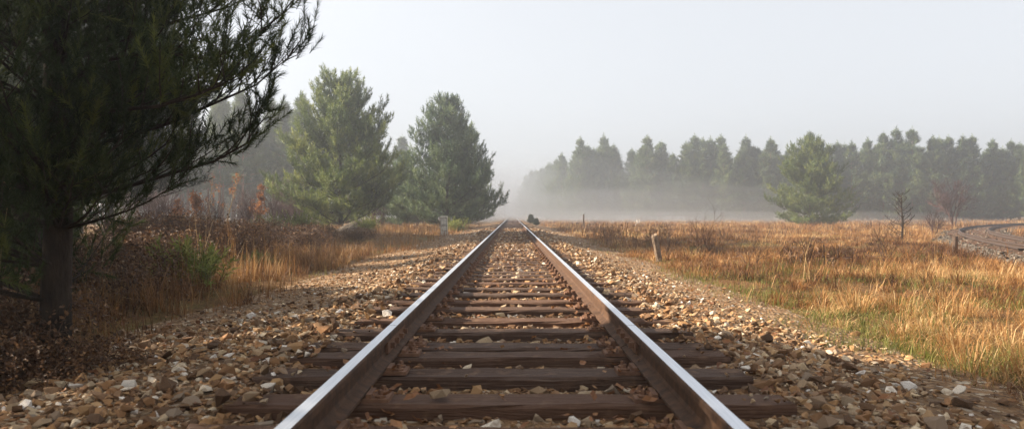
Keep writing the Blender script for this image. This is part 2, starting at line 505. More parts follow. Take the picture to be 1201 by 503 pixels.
# ------------------------------------------------------------------ ballast stones
def hull_template(seed, n=10):
    import bmesh
    r = rng_(seed); P = r.normal(size=(n, 3)); P /= np.linalg.norm(P, axis=1, keepdims=True)
    P *= r.uniform(.78, 1.0, (n, 1)); P *= np.array([1, r.uniform(.65, .95), r.uniform(.45, .75)])
    bm = bmesh.new()
    for p in P: bm.verts.new(p)
    bmesh.ops.convex_hull(bm, input=bm.verts)
    bmesh.ops.delete(bm, geom=[v for v in bm.verts if not v.link_faces], context='VERTS')
    bmesh.ops.triangulate(bm, faces=bm.faces)
    bm.verts.index_update()
    V = np.array([v.co[:] for v in bm.verts]); F = np.array([[v.index for v in f.verts] for f in bm.faces]); bm.free()
    return V * .5, F
STPL = [hull_template(200 + k) for k in range(20)]
STPL_LO = [hull_template(300 + k, 7) for k in range(8)]
def scatter_stones():
    r = rng_(11)
    out = []
    for (y0, y1, dens, med, lo) in ((1.2, 7, 760, .042, 0), (7, 13, 390, .048, 0), (13, 24, 190, .056, 1), (24, 48, 60, .075, 1)):
        n = int((y1 - y0) * 8.2 * dens)
        x = r.uniform(-4.7, 3.5, n); y = r.uniform(y0, y1, n)
        d = med * np.exp(r.normal(0, .47, n)); d = np.clip(d, .018, .13)
        side = sstep(1.5, 2.0, np.abs(x)) * sstep(5.5, 9, y)        # the shoulders are finer and mixed with soil
        d = d * (1 - .34 * side)
        # thin out towards the edges of the bed, in an uneven line
        e = (fbm(x * .9 + 3, y * .9) - .5) * 1.2
        keep = r.random(n) < np.where(x < 0, 1 - .97 * sstep(-2.9, -3.9, x + e), 1 - .95 * sstep(1.8, 3.0, x + e))
        keep &= r.random(n) > side * np.where(x < 0, 1, .7) * (.28 + .42 * sstep(.45, .62, fbm(x * .7 + 17, y * .35 + 5)))
        # free the sleepers and the rails
        ns = near_sleeper(y)
        onsl = (np.abs(x) < 1.36 + .02) & (ns < .122 + d * .28) & (y < 125)
        buried = sstep(11, 24, y) * .30
        keep &= ~onsl | (r.random(n) < buried * .9 + .006 + .30 * sstep(1.02, 1.36, np.abs(x)))
        keep &= ~((np.abs(np.abs(x) - .7525) < .075 + d * .5) & ((r.random(n) < .75) | onsl))
        x, y, d, ns, onsl = x[keep], y[keep], d[keep], ns[keep], onsl[keep]
        z = bed_h(x, y) + d * r.uniform(-.10, .30, len(x))
        crib = (np.abs(x) < 1.4)
        z = np.where(crib & (y < 12), np.minimum(z, SLTOP + np.interp(y, [5, 7], [.008, .02]) - d * .2), z)
        z = np.where(onsl, SLTOP + d * .2, z)
        # the rust-dark strip under the rails lies low
        z = np.where(np.abs(np.abs(x) - .7525) < .1, np.minimum(z, SLTOP - .03), z)
        t = r.random(len(x))
        t = np.where((np.abs(x) < 1.5), t ** 1.6 * .98, t ** 1.3)
        # greyer, mossier stones at the outer right
        out.append(np.stack([x, y, z, d, t, np.full(len(x), lo)], 1))
    return np.concatenate(out)
ST = scatter_stones()
px = np.abs(ST[:, 0] / ST[:, 1]) * 890; py = (CAMZ - ST[:, 2]) / ST[:, 1] * 890
size = ST[:, 3] / ST[:, 1] * 890 + rng_(4).random(len(ST)) * .01
inview = (px < 590) & (py < 246) & (ST[:, 5] == 0)
order = np.argsort(-np.where(inview, size, 0))[:300]
single = np.zeros(len(ST), bool); single[order] = True
r = rng_(21)
st_meshes = []
for V, F in STPL:
    g = Geo(); g.add(V, F); me = g.mesh('stone'); me.materials.append(M['stone_one']); st_meshes.append(me)
for x, y, z, d, t, lo in ST[single]:
    o = link('stone', st_meshes[r.integers(len(st_meshes))], None, bed, (x, y, z))
    o.scale = (d * r.uniform(1.0, 1.35), d * r.uniform(.9, 1.15), d * r.uniform(.9, 1.2))
    o.rotation_euler = (r.normal(0, .35), r.normal(0, .35), r.uniform(0, 6.28))
rest = ST[~single]
g = Geo()
for lo, TP in ((0, STPL), (1, STPL_LO)):
    S = rest[rest[:, 5] == lo]; which = r.integers(len(TP), size=len(S))
    for k, (TV, TF) in enumerate(TP):
        q = S[which == k]
        if not len(q): continue
        D = np.stack([r.normal(0, .33, len(q)), r.normal(0, .33, len(q)), np.ones(len(q))], 1)
        sc = q[:, 3:4] * np.stack([r.uniform(1.0, 1.4, len(q)), r.uniform(.9, 1.15, len(q)), r.uniform(.8, 1.2, len(q))], 1)
        V, F, m = instance(TV, TF, q[:, :3], D, sc, r)
        g.add(V, F, np.repeat(q[:, 4], m))
tag(link('ballast_stones', g.mesh('ballast_stones'), M['stone_all'], bed), kind='stuff')

# grey stones of the curved bed
r = rng_(22); n = 5200
s = r.uniform(-8, 45, n); off = r.uniform(-2.2, 2.2, n)
X, Y, _ = curve_pt(s, off)
d = .07 * np.exp(r.normal(0, .4, n))
Z = np.interp(np.abs(off), [0, 1.3, 1.6, 2.5], [.065, .065, .03, -.18]) + d * .15
g = Geo(); TV, TF = STPL_LO[0]
V, F, m = instance(TV, TF, np.stack([X, Y, Z], 1), np.stack([r.normal(0, .3, n), r.normal(0, .3, n), np.ones(n)], 1), np.stack([d * 1.2, d, d], 1), r)
t = NT('grey_gravel_stone'); M['grey_stone'] = t.done(t.pbsdf(t.ramp(t.attr(), [(0, (.035, .027, .021)), (.6, (.105, .082, .060)), (1, (.30, .25, .20))]), .9, .15).outputs[0])
g.add(V, F, np.repeat(r.random(n) ** 1.4, m))
tag(link('gravel_stones', g.mesh('gravel_stones'), M['grey_stone'], curve_bed), kind='stuff')

# ------------------------------------------------------------------ the curved track
ct = thing('curved_railway_track', 'dark rusty side track curving away on gravel at the right edge', 'railway track', (0, 0, 0))
for off in (.7525, -.7525):
    sg = np.arange(-30, 78, .8)
    xx, yy, aa = curve_pt(sg, off)
    n = len(PROF); V = []
    for x, y, a in zip(xx, yy, aa):
        for q, z in PROF: V.append([x + q * math.cos(a), y + q * math.sin(a), z + .105])
    F = []
    for q in range(len(sg) - 1):
        for j in range(n):
            a, b = q * n + j, q * n + (j + 1) % n
            F += [[a, b, b + n], [a, b + n, a + n]]
    g = Geo(); g.add(V, F)
    link('rail', g.mesh('rail'), M['curve_rail'], ct)
for k, s in enumerate(np.arange(-14, 62, .68)):
    x, y, a = curve_pt(s)
    o = link('sleeper', sl_meshes[k % 6], M['sleeper'], ct, (float(x), float(y), .085))
    o.rotation_euler = (0, 0, float(a))

# ------------------------------------------------------------------ pines
def shoot_template(n, ln, w, ang, seed, start=0.0, stem=False):
    r = rng_(seed); V = []; F = []
    for k in range(n):
        z = start + (1 - start) * (k + .5) / n
        a = k * 2.399 + r.uniform(-.3, .3); th = math.radians(ang * r.uniform(.7, 1.25) * (1 - .55 * max(0, z - .6) / .4))
        L = ln * r.uniform(.8, 1.15)
        d = np.array([math.cos(a) * math.sin(th), math.sin(a) * math.sin(th), math.cos(th)])
        s = np.array([-math.sin(a), math.cos(a), 0]); s = s * math.cos(r.uniform(-1, 1)) + np.cross(d, s) * math.sin(r.uniform(-1, 1))
        b = np.array([0, 0, z]); i = len(V)
        V += [b - s * w, b + s * w, b + d * L]; F.append([i, i + 1, i + 2])
    if stem:
        i = len(V); q = .018
        V += [[q, 0, 0], [-q / 2, q, 0], [-q / 2, -q, 0], [0, 0, 1]]; F += [[i, i + 1, i + 3], [i + 1, i + 2, i + 3], [i + 2, i, i + 3]]
    return np.array(V, float), np.array(F)
SH_NEAR = shoot_template(42, .36, .0190, 50, 1, .05, True)
SH_MID = shoot_template(9, .58, .075, 50, 2)
SH_FAR = shoot_template(7, .62, .10, 54, 3)

def bough(r, start, dirn, length, curl, rad, sec_sp, sec_len, sh_sp, sh_len, g, shoots, nseg=7, pts=None, droop=0.0, sides=4, mult=3, mixd=(.55, .40, .62)):
    """one bough with side branches; appends shoot records (pos, dir, len, tint)"""
    if pts is None:
        p = np.array(start, float); d = np.array(dirn, float); P = [p.copy()]
        for k in range(nseg):
            u = (k + 1) / nseg
            d = d + np.array([r.normal(0, .07), r.normal(0, .07), curl * u / nseg * 3 - droop * (1 - u) / nseg])
            d /= np.linalg.norm(d); p = p + d * length / nseg; P.append(p.copy())
        P = np.array(P)
    else:
        P = np.array(pts, float); length = np.linalg.norm(np.diff(P, axis=0), axis=1).sum(); nseg = len(P) - 1
    u = np.linspace(0, 1, len(P))
    tube(g, P, rad * (1 - .85 * u), sides)
    at = lambda v: np.array([np.interp(v, u, P[:, c]) for c in range(3)])
    n2 = max(2, int(length * .78 / sec_sp)); side = r.integers(2) * 2 - 1
    clump = r.uniform(.05, .95)
    for k in range(n2 + 1):
        v = .22 + .78 * (k + r.uniform(-.3, .3)) / n2; v = min(max(v, .1), 1.0)
        o = at(v); td = at(min(v + .06, 1)) - at(v - .06); td /= np.linalg.norm(td) + 1e-9
        side = -side
        lat = np.cross(td, [0, 0, 1.0]); lat /= np.linalg.norm(lat) + 1e-9
        sd = td * r.uniform(.55, .95) + lat * side * r.uniform(.5, .95) + np.array([0, 0, r.uniform(-.05, .4)])
        if k == n2: sd = td + np.array([0, 0, .25])
        sd /= np.linalg.norm(sd)
        L2 = sec_len * length * (1 - .55 * v) * r.uniform(.6, 1.15) + sh_len * .4
        clump2 = r.uniform(0, 1); m = 4; q = o.copy(); Q = [q.copy()]
        for j in range(m):
            sd = sd + np.array([r.normal(0, .1), r.normal(0, .1), .13 + r.normal(0, .05)]); sd /= np.linalg.norm(sd)
            q = q + sd * L2 / m; Q.append(q.copy())
        Q = np.array(Q)
        tube(g, Q[::2], np.linspace(rad * .34, rad * .10, 3), 3, cap=False)
        ns = max(2, int(L2 / sh_sp))
        for j in range(ns + 1):
            w = (.18 + .82 * j / ns); qq = np.array([np.interp(w, np.linspace(0, 1, m + 1), Q[:, c]) for c in range(3)])
            for c in range(mult):
                dd = sd * mixd[0] + r.normal(0, mixd[1], 3) + np.array([0, 0, mixd[2]])
                if j == ns and c == 0: dd = sd + np.array([0, 0, .6])
                shoots.append((qq + r.normal(0, .16 * sh_len, 3), dd, sh_len * r.uniform(.65, 1.2), np.clip(.5 * (clump + clump2) + r.normal(0, .13) + .1 * (w - .5), 0, 1)))
    shoots.append((P[-1], P[-1] - P[-2] + np.array([0, 0, .1 * length / nseg]), sh_len * 1.2, clump))

def shoots_geo(sh, tpl, r, g=None):
    g = g or Geo()
    P = np.array([s[0] for s in sh]); D = np.array([s[1] for s in sh]); L = np.array([s[2] for s in sh]); T = np.array([s[3] for s in sh])
    V, F, m = instance(tpl[0], tpl[1], P, D, L, r)
    g.add(V, F, np.repeat(T, m)); return g

def pine_meshes(seed, H, R, base, prof, ws, nb, sec_sp, sh_sp, sh_len, tpl, r0, lo_el=8, hi_el=58, sec_len=.42, lean=0.0, skip=0.0, bend=.0, nearfac=1.0):
    r = rng_(seed); g = Geo(); sh = []
    hz = np.linspace(0, H, 12)
    bx = np.cumsum(r.normal(0, .012 * H / 11, 12)) + lean * hz; by = np.cumsum(r.normal(0, .012 * H / 11, 12)); bx[0] = by[0] = 0
    T = np.stack([bx, by, hz], 1); tr = r0 * (1 - .93 * (hz / H) ** .9); tr[0] *= 1.25
    T[0, 2] = -.15
    tube(g, T, tr, 9)
    tp = lambda h: np.array([np.interp(h, hz, bx), np.interp(h, hz, by), h])
    h = base; a0 = r.uniform(0, 6)
    while h < H * .965:
        t = (h - base) / (H - base)
        k = nb if t < .8 else max(3, nb - 2)
        a0 += 1.1
        for j in range(k):
            if r.random() < skip: continue
            a = a0 + j * 2 * math.pi / k + r.normal(0, .25)
            L = R * prof(t) * r.uniform(.72, 1.14)
            if L < .12: continue
            el = math.radians(lo_el + (hi_el - lo_el) * t ** 1.15 + r.normal(0, 6))
            d = [math.cos(a) * math.cos(el), math.sin(a) * math.cos(el), math.sin(el)]
            bough(r, tp(h + r.uniform(-.1, .1) * ws), d, L, .22, r0 * .22 * (1 - .6 * t) * min(1.3, .4 + L / R), sec_sp, sec_len, sh_sp, sh_len, g, sh, sides=4)
        h += ws * r.uniform(.85, 1.15) * (1 - .35 * t)
    top = tp(H)
    for k in range(5):
        a = k * 1.26; sh.append((top - [0, 0, .1 + .25 * sh_len], [math.cos(a) * .5, math.sin(a) * .5, 1], sh_len * 1.1, .7))
    sh.append((top - [0, 0, sh_len * .3], [0, 0, 1], sh_len * 1.5, .8))
    return g.mesh('trunk'), shoots_geo(sh, tpl, r).mesh('crown'), len(sh)

def place_pine(name, meshes, label, loc, group=None, needle='needle', bark='bark_dark', rot=0, sc=1.0):
    o = thing(name, label, 'pine tree', loc, group)
    link('trunk', meshes[0], M[bark], o); link('crown', meshes[1], M[needle], o)
    o.rotation_euler = (0, 0, rot); o.scale = (sc, sc, sc) if not isinstance(sc, tuple) else sc
    return o
gz = lambda x, y: float(ground_h(np.array([x]), np.array([y]))[0])

dome = lambda t: (1 - t) ** .60 * (.74 + .26 * min(1, t / .15)) + .05
cone = lambda t: (1 - t) ** .64 * (.80 + .20 * min(1, t / .12)) + .05
# three big pines left of the track
pA = pine_meshes(101, 10.6, 5.3, .35, dome, .80, 7, .30, .25, .38, SH_MID, .17, lo_el=4, hi_el=56)
pB = pine_meshes(102, 9.8, 4.1, .20, cone, .74, 7, .28, .25, .37, SH_MID, .15, lo_el=4, hi_el=56)
pC = pine_meshes(103, 10.0, 4.0, .4, cone, .80, 6, .34, .28, .40, SH_MID, .15, hi_el=55)
place_pine('pine_tree', pA, 'broad sunlit pine, the tallest of the three behind the gravel heap', (-12.4, 55, gz(-12.4, 55)), 'large pines beside the line')
place_pine('pine_tree', pB, 'dense blue-green conical pine standing behind the concrete marker post', (-5.4, 63, gz(-5.4, 63)), 'large pines beside the line', 'needle_blue', sc=1.08)
place_pine('pine_tree', pC, 'hazy pine half hidden behind the conical pine, nearest the rails', (-5.0, 80, gz(-5, 80)), 'large pines beside the line', 'needle_blue', rot=1.0, sc=1.02)
place_pine('pine_tree', pB, 'dark shaded pine wedged between the two large pines by the line', (-9.6, 68, gz(-9.6, 68)), 'large pines beside the line', rot=2.2, sc=.66)
place_pine('pine_tree', pC, 'pale fogged pine farthest along the left side of the rails', (-6.0, 98, gz(-6, 98)), 'large pines beside the line', rot=3.0, sc=.85)
# wide pine in the field to the right
wide = lambda t: (1 - t) ** .50 * (.90 + .10 * min(1, t / .1))
pD = pine_meshes(104, 9.4, 5.0, .15, wide, .90, 8, .36, .30, .44, SH_MID, .17, lo_el=0, hi_el=50)
place_pine('pine_tree', pD, 'broad olive green pine alone in the field before the far wood', (33.4, 85, gz(33, 85)), sc=.94)

# far wood, five meshes shared
forest_prof = lambda t: (1 - t) ** 1.1 * (.66 + .34 * min(1, t / .25)) + .02
FP = [pine_meshes(120 + k, 13.6 + .7 * k, 3.9 + .3 * k, .4 + .5 * (k % 3), forest_prof, 1.05, 6, .50, .46, .62, SH_FAR, .15, lo_el=0, hi_el=30, skip=.15) for k in range(5)]
TP_ = [pine_meshes(140 + k, 15.5, 3.0, 3.6 + k, forest_prof, 1.05, 6, .50, .46, .62, SH_FAR, .18, lo_el=4, hi_el=42, skip=.2) for k in range(3)]
r = rng_(31)
def wood(points, label, group, lib, bark, hs=(.90, 1.10)):
    for (x, y, s) in points:
        k = int(r.integers(len(lib))); q = s * r.uniform(*hs)
        place_pine('pine_tree', lib[k], label, (x, y, gz(x, y)), group, 'needle_far', bark, r.uniform(0, 6.28), (q * r.uniform(1.0, 1.25), q * r.uniform(1.0, 1.25), q))
pts = []
for row in range(3):                             # long edge facing the camera
    for x in np.arange(14, 112, 2.1 + row * .35):
        y = np.interp(x, [15, 60, 128], [160, 140, 112]) + row * 5.0 + r.normal(0, 1.4)
        if row and r.random() < .15: continue
        pts.append((x + r.normal(0, 1.3), y, np.interp(x, [15, 60, 128], [1.03, .92, .78]) * (.93 + .14 * float(fbm(np.array([x * .11]), np.array([row * 3.0]))[0]))))
for lo, hi, where in ((-9, .215, 'between the fogged rails and the bare twiggy shrub'), (.215, .35, 'between the bare twiggy shrub and the lone broad pine'),
                      (.35, .53, 'between the lone broad pine and the reddish bare tree'), (.53, 9, 'right of the reddish bare tree, above the curved track')):
    wood([p for p in pts if lo <= p[0] / p[1] < hi], 'misty pine of the far wood ' + where, 'far wood ' + where, FP, 'bark_red')
pts = []
for y in np.arange(172, 330, 9.0):               # the edge that runs back along the line
    for row in range(2):
        pts.append((np.interp(y, [172, 330], [12, 6]) + row * 5 + r.normal(0, .8), y + r.normal(0, 1.5), 1.0))
wood(pts, 'nearly fogged out pine along the right of the rails towards the vanishing point', 'fogged pines along the line', FP, 'bark_red')
pts = []
for y in np.arange(130, 250, 12.0):
    pts.append((-9 - r.uniform(0, 6), y, .9))
wood(pts, 'fogged pine along the left of the rails beyond the large pines', 'fogged pines left of the line', FP, 'bark_red')
pts = []
for row in range(5):                             # tall wood behind on the left
    for x in np.arange(-72, -19, 3.6):
        if r.random() < .12: continue
        pts.append((x + r.normal(0, 1.0), 84 + row * 8 + r.normal(0, 1.8) + max(0, (x + 40) * .5), .98))
pts += [(x + r.normal(0, 1), 138 + r.normal(0, 3), .95) for x in np.arange(-98, -22, 2.6)]
wood(pts[-30:], 'fogged pine in the last rows of the left wood', 'back rows of the left wood', FP, 'bark_red'); pts = pts[:-30]
wood([p for p in pts if p[0] / p[1] > -.40], 'tall hazy pine showing between the near boughs and the broad sunlit pine', 'tall wood beside the broad pine', TP_, 'bark_red', (.86, 1.06))
wood([p for p in pts if p[0] / p[1] <= -.40], 'tall red-trunked pine of the wood glimpsed behind the near pine boughs', 'tall wood behind the near pine', TP_, 'bark_red', (.86, 1.06))

# pines that stand in the dark left margin
yp = [pine_meshes(160, 3.5, 1.7, .15, cone, .28, 6, .19, .14, .22, SH_MID, .06), pine_meshes(161, 6.6, 2.6, .3, dome, .40, 6, .27, .20, .30, SH_MID, .10),
      pine_meshes(162, 15.0, 4.6, 1.6, dome, .75, 6, .48, .40, .54, SH_MID, .2)]
for (x, y, m, s, lb) in ((-5.5, 7.9, 0, .52, 'low dark young pine just right of the near trunk, deep in brambles'), (-6.6, 8.9, 0, .62, 'low dark young pine left of the near trunk in the brush'), (-7.2, 9.3, 0, .95, 'dense dark young pine directly behind the near trunk'), (-8.7, 9.2, 0, 1.05, 'dense dark young pine at the left picture edge'), (-11.4, 10.9, 1, .68, 'dark pine added unseen beyond the left picture edge to shade the young ones'), (-7.9, 10.9, 0, .85, 'short dark young pine behind the near pine trunk'), (-9.6, 11.8, 0, 1.0, 'short dark young pine by the left edge behind the near pine'),  # the pine past the left edge is added to keep sun off the young ones
                         (-11.0, 16.5, 1, .78, 'dark mid sized pine behind the near boughs'), (-14.2, 20.5, 1, 1.0, 'dark mid sized pine at the left edge of the picture, deep in shade'),
                         (-18.8, 29.5, 2, 1.0, 'tall pine left of the frame whose shadow crosses the track'), (-19.6, 33.8, 2, 1.05, 'tall pine in the middle of the dark group behind the near boughs'), (-20.4, 38.4, 2, 1.08, 'tall dark pine seen through the near pine boughs'),
                         (-24.0, 42.0, 2, 1.04, 'tall pine rising behind the near boughs at the wood edge')):
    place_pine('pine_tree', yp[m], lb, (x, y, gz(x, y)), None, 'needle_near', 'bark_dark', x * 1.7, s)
sparse = pine_meshes(163, 6.6, 2.6, .8, dome, .62, 5, .40, .30, .34, SH_MID, .10, skip=.35)  # thin-crowned unseen pines, added to throw dappled shade on foreground and near pine
for (x, y, s, lb) in ((-9.6, 4.6, 1.5, 'added pine left of the camera outside the picture, shading the foreground'),
                      (-9.4, 6.4, 1.4, 'added pine left of the near pine outside the picture, shading it')):
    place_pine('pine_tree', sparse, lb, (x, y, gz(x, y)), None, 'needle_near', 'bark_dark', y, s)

# ---- the near pine on the left, each bough a part of its own
NX, NY = -3.16, 5.25
npine = thing('pine_tree', 'large dark near pine whose boughs reach into the picture from the left', 'pine tree', (NX, NY, gz(NX, NY)))
r = rng_(77)
g = Geo(); hz = np.linspace(0, 6.6, 12)
T = np.stack([np.cumsum(r.normal(0, .012, 12)), np.cumsum(r.normal(0, .012, 12)), hz], 1); T[0] = [0, 0, -.15]
tube(g, T, .105 * (1 - .9 * (hz / 6.6)), 10); link('trunk', g.mesh('trunk', True), M['bark_dark'], npine)
def near_bough(**kw):
    g = Geo(); sh = []
    bough(r, kw.get('start'), kw.get('dirn'), kw.get('length'), kw.get('curl', .25), kw.get('rad', .014), kw.get('ss', .105), kw.get('sl', .42), .058, kw.get('shl', .165), g, sh, pts=kw.get('pts'), sides=5, mult=1, mixd=(.45, .42, .55))
    o = link('bough', g.mesh('bough'), M['bark_dark'], npine)
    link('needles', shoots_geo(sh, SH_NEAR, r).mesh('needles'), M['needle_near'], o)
    return len(sh)
def pxz(px_, py_, y):                            # local coordinates in the tree from a sighted direction at depth y
    return [(px_ - 600.5) / 890 * y - NX, y - NY, CAMZ + (251.5 - py_) / 890 * y - npine.location.z]
nsh = 0
for P in ([(70, 95, 5.05), (120, 72, 5.0), (180, 60, 4.95), (245, 70, 4.9), (285, 52, 4.85), (330, 18, 4.8)],
          [(70, 185, 5.05), (130, 165, 5.1), (190, 148, 5.1), (250, 122, 5.1), (300, 100, 5.05), (340, 66, 5.0)],
          [(70, 235, 5.05), (140, 222, 5.1), (200, 204, 5.15), (250, 190, 5.15), (290, 168, 5.1), (303, 138, 5.1)],
          [(68, 40, 5.05), (130, 10, 5.2), (200, -18, 5.3), (270, -40, 5.3)],
          [(70, 150, 5.05), (130, 130, 4.7), (185, 125, 4.5), (235, 110, 4.4), (275, 92, 4.35)],
          [(70, 60, 5.05), (140, 42, 5.35), (210, 25, 5.6), (270, 8, 5.8), (310, -16, 5.9)],
          [(70, 130, 5.05), (140, 112, 5.5), (205, 95, 5.8), (262, 88, 6.0)]):
    nsh += near_bough(pts=[pxz(p[0], p[1], p[2] * 1.04) for p in P], rad=.019, sl=.36, ss=.085)
h = .55
while h < 6.3:
    t = h / 6.6
    for j in range(11 if h < 3.2 else 4):
        a = r.uniform(0, 6.28)
        L = (1.75 * (1 - t) ** .55) * r.uniform(.7, 1.1)
        ca = math.cos(a)
        if ca > .25 and h < 3.0: L *= .62               # to the right the sighted boughs lead
        if ca > .1 and h < 1.0: continue
        el = math.radians(6 + 45 * t + r.normal(0, 7))
        nsh += near_bough(start=np.array([np.interp(h, hz, T[:, 0]), np.interp(h, hz, T[:, 1]), h]), dirn=[ca * math.cos(el), math.sin(a) * math.cos(el), math.sin(el)], length=L, rad=.013, ss=.12)
    h += .27 * r.uniform(.8, 1.2)

# ------------------------------------------------------------------ grass
def blades(g, r, x, y, z, h, w, lean, az, t, segs=2):
    n = len(x)
    ca, sa = np.cos(az), np.sin(az)
    B = np.stack([x, y, z], 1); side = np.stack([-sa, ca, np.zeros(n)], 1)
    fw = np.stack([ca, sa, np.zeros(n)], 1); up = np.array([[0, 0, 1.0]])
    c1, s1 = np.cos(lean * .45), np.sin(lean * .45); c2, s2 = np.cos(lean * 1.35), np.sin(lean * 1.35)
    Mid = B + (fw * s1[:, None] + up * c1[:, None]) * (h * .5)[:, None]
    Tip = Mid + (fw * s2[:, None] + up * c2[:, None]) * (h * .5)[:, None]
    wv = side * w[:, None] * .5
    V = np.stack([B - wv, B + wv, Mid - wv * .8, Mid + wv * .8, Tip], 1).reshape(-1, 3)
    F = (np.array([[0, 1, 3], [0, 3, 2], [2, 3, 4]])[None] + (np.arange(n) * 5)[:, None, None]).reshape(-1, 3)
    g.add(V, F, np.repeat(t, 5))

def tufts(r, n_t, per, xr, yr, hmed, wfun, tint, lean_m, dens, ypow=1.0, spread=.10):
    """tuft positions with density falling off with distance, returns blade arrays"""
    u = r.random(n_t)
    y = (yr[0] ** (1 - ypow) + u * (yr[1] ** (1 - ypow) - yr[0] ** (1 - ypow))) ** (1 / (1 - ypow)) if ypow != 1 else yr[0] * (yr[1] / yr[0]) ** u
    x = xr(r, y, n_t)
    k = r.random(n_t) < dens(x, y); x, y = x[k], y[k]
    n = len(x); th = hmed * np.exp(r.normal(0, .3, n)) * (.7 + .6 * fbm(x * .6, y * .6)); ta = r.uniform(0, 6.28, n); tt = tint(r, x, y)
    rep = lambda a: np.repeat(a, per)
    X = rep(x) + r.normal(0, 1, n * per) * spread * rep(1 + y / 25); Y = rep(y) + r.normal(0, 1, n * per) * spread * rep(1 + y / 25)
    Hh = rep(th) * r.uniform(.45, 1.15, n * per)
    Az = rep(ta) + r.normal(0, 1.1, n * per)
    Ln = np.abs(r.normal(lean_m, .35, n * per))
    return X, Y, ground_h(X, Y) - .02, Hh, wfun(Y) * r.uniform(.6, 1.3, n * per), Ln, Az, np.clip(rep(tt) + r.normal(0, .13, n * per), 0, 1)

def tussocks(g, r, n, xs, ys, dens, per, hmed, tint, wfun=lambda y: .0042 + .00035 * y):
    y = ys[0] * (ys[1] / ys[0]) ** r.random(n); x = xs(r, y, n)
    k = r.random(n) < dens(x, y); x, y = x[k], y[k]; n = len(x)
    rad = r.uniform(.06, .17, n); th = hmed * np.exp(r.normal(0, .28, n)); tt = tint(r, x, y)
    rep = lambda a: np.repeat(a, per); m = n * per
    a = r.uniform(0, 6.28, m); q = np.sqrt(r.random(m))
    X = rep(x) + np.cos(a) * q * rep(rad); Y = rep(y) + np.sin(a) * q * rep(rad)
    lean = .25 + 1.25 * q + r.normal(0, .22, m)
    blades(g, r, X, Y, ground_h(X, Y) - .02, rep(th) * r.uniform(.5, 1.25, m), wfun(Y) * r.uniform(.6, 1.3, m), np.clip(lean, 0, 2.0), a + r.normal(0, .5, m), np.clip(rep(tt) + r.normal(0, .14, m), 0, 1))
def field_x(r, y, n): return 1.9 + r.random(n) * (y * .80 + 2.5)
def field_d(x, y):
    d = sstep(2.5, 4.3, x + (fbm(x * .8, y * .8) - .5) * 2.4)
    d = d * (.42 + .58 * sstep(.36, .52, fbm(x * .75 + 9, y * .75)))
    d = d * np.where((curve_dist(x, y) < 2.2) & (y < 100), np.where(curve_dist(x, y) < 1.5, .02, .30), 1)
    return d
def field_t(r, x, y):
    return np.clip(.42 + (fbm(x * .5 + 2, y * .5) - .5) * 1.9 + r.normal(0, .12, len(x)) + .10 * sstep(15, 50, y), 0, 1)
wf = lambda y: .0030 + .00042 * y
r = rng_(41); g = Geo()
blades(g, r, *tufts(r, 2500, 14, field_x, (3.2, 14), .20, lambda y: .0038 + .0004 * y, field_t, 1.55, field_d, .6, .075))
blades(g, r, *tufts(r, 7000, 12, field_x, (13, 40), .30, wf, field_t, 1.2, field_d, 1.0, .075))
blades(g, r, *tufts(r, 7600, 9, field_x, (38, 135), .40, wf, field_t, .8, field_d, 1.2, .075))
tussocks(g, r, 1500, field_x, (3.6, 30), lambda x, y: field_d(x, y) * .9, 62, .28, lambda r, x, y: np.clip(field_t(r, x, y) + r.normal(0, .12, len(x)), .05, .95))
# long bent straws
blades(g, r, *tufts(r, 620, 8, field_x, (4, 16), .46, lambda y: .0040 + .0003 * y, lambda r, x, y: r.uniform(.55, .95, len(x)), .95, field_d, .8, .05))
tag(link('dry_field_grass', g.mesh('dry_field_grass'), M['straw']), 'matted straw and rust coloured dry grass covering the field on the right', kind='stuff')

def green_d(x, y):
    a = sstep(.43, .56, fbm(x * .75 + 31, y * .75 + 12))
    return a * sstep(1.8, 2.6, x) * (1 - .75 * sstep(9, 30, y)) * np.where((curve_dist(x, y) < 3.0) & (y < 100), .05, 1)
r = rng_(43); g = Geo()
blades(g, r, *tufts(r, 8000, 12, lambda r, y, n: 1.6 + r.random(n) * (y * .75 + 1.5), (3.2, 30), .17, wf, lambda r, x, y: r.random(len(x)), .8, green_d, .9, .07))
blades(g, r, *tufts(r, 1500, 9, lambda r, y, n: 1.75 + r.random(n) * 2.0, (4.5, 26), .07, wf, lambda r, x, y: r.random(len(x)), .9, lambda x, y: .25 + .75 * sstep(.42, .58, fbm(x * 1.3 + 3, y * .8)), .9, .08))
blades(g, r, *tufts(r, 500, 9, lambda r, y, n: -2.4 - r.random(n) * 3.0, (6, 24), .10, wf, lambda r, x, y: r.random(len(x)), .7, lambda x, y: .5, .9, .06))
tag(link('green_grass', g.mesh('green_grass'), M['green_grass']), 'short yellow-green grass patches at the edge of the ballast', kind='stuff')

def left_x(r, y, n): return -3.0 - r.random(n) * (2.4 + y * .16)
def left_d(x, y):
    e = (fbm(x * .9 + 4, y * .9 + 8) - .5) * 1.9
    return sstep(-3.2, -4.5, x + e) * (.3 + .7 * sstep(.38, .55, fbm(x * .8 + 40, y * .8)))
r = rng_(44); g = Geo()
blades(g, r, *tufts(r, 3600, 14, left_x, (4.6, 22), .33, wf, lambda r, x, y: np.clip(.42 + r.normal(0, .2, len(x)) + .12 * sstep(8, 14, y), 0, 1), .45, left_d, .9, .06))
blades(g, r, *tufts(r, 1700, 12, lambda r, y, n: -2.3 - r.random(n) * y * .28, (22, 62), .40, wf, lambda r, x, y: r.uniform(.4, .9, len(x)), .5,
               lambda x, y: sstep(-2.4, -3.4, x) * np.where((y > 23) & (y < 38), .15, 1.0), 1.0, .06))
tussocks(g, r, 420, left_x, (5.0, 20), left_d, 50, .36, lambda r, x, y: np.clip(.42 + r.normal(0, .2, len(x)), .05, .95))
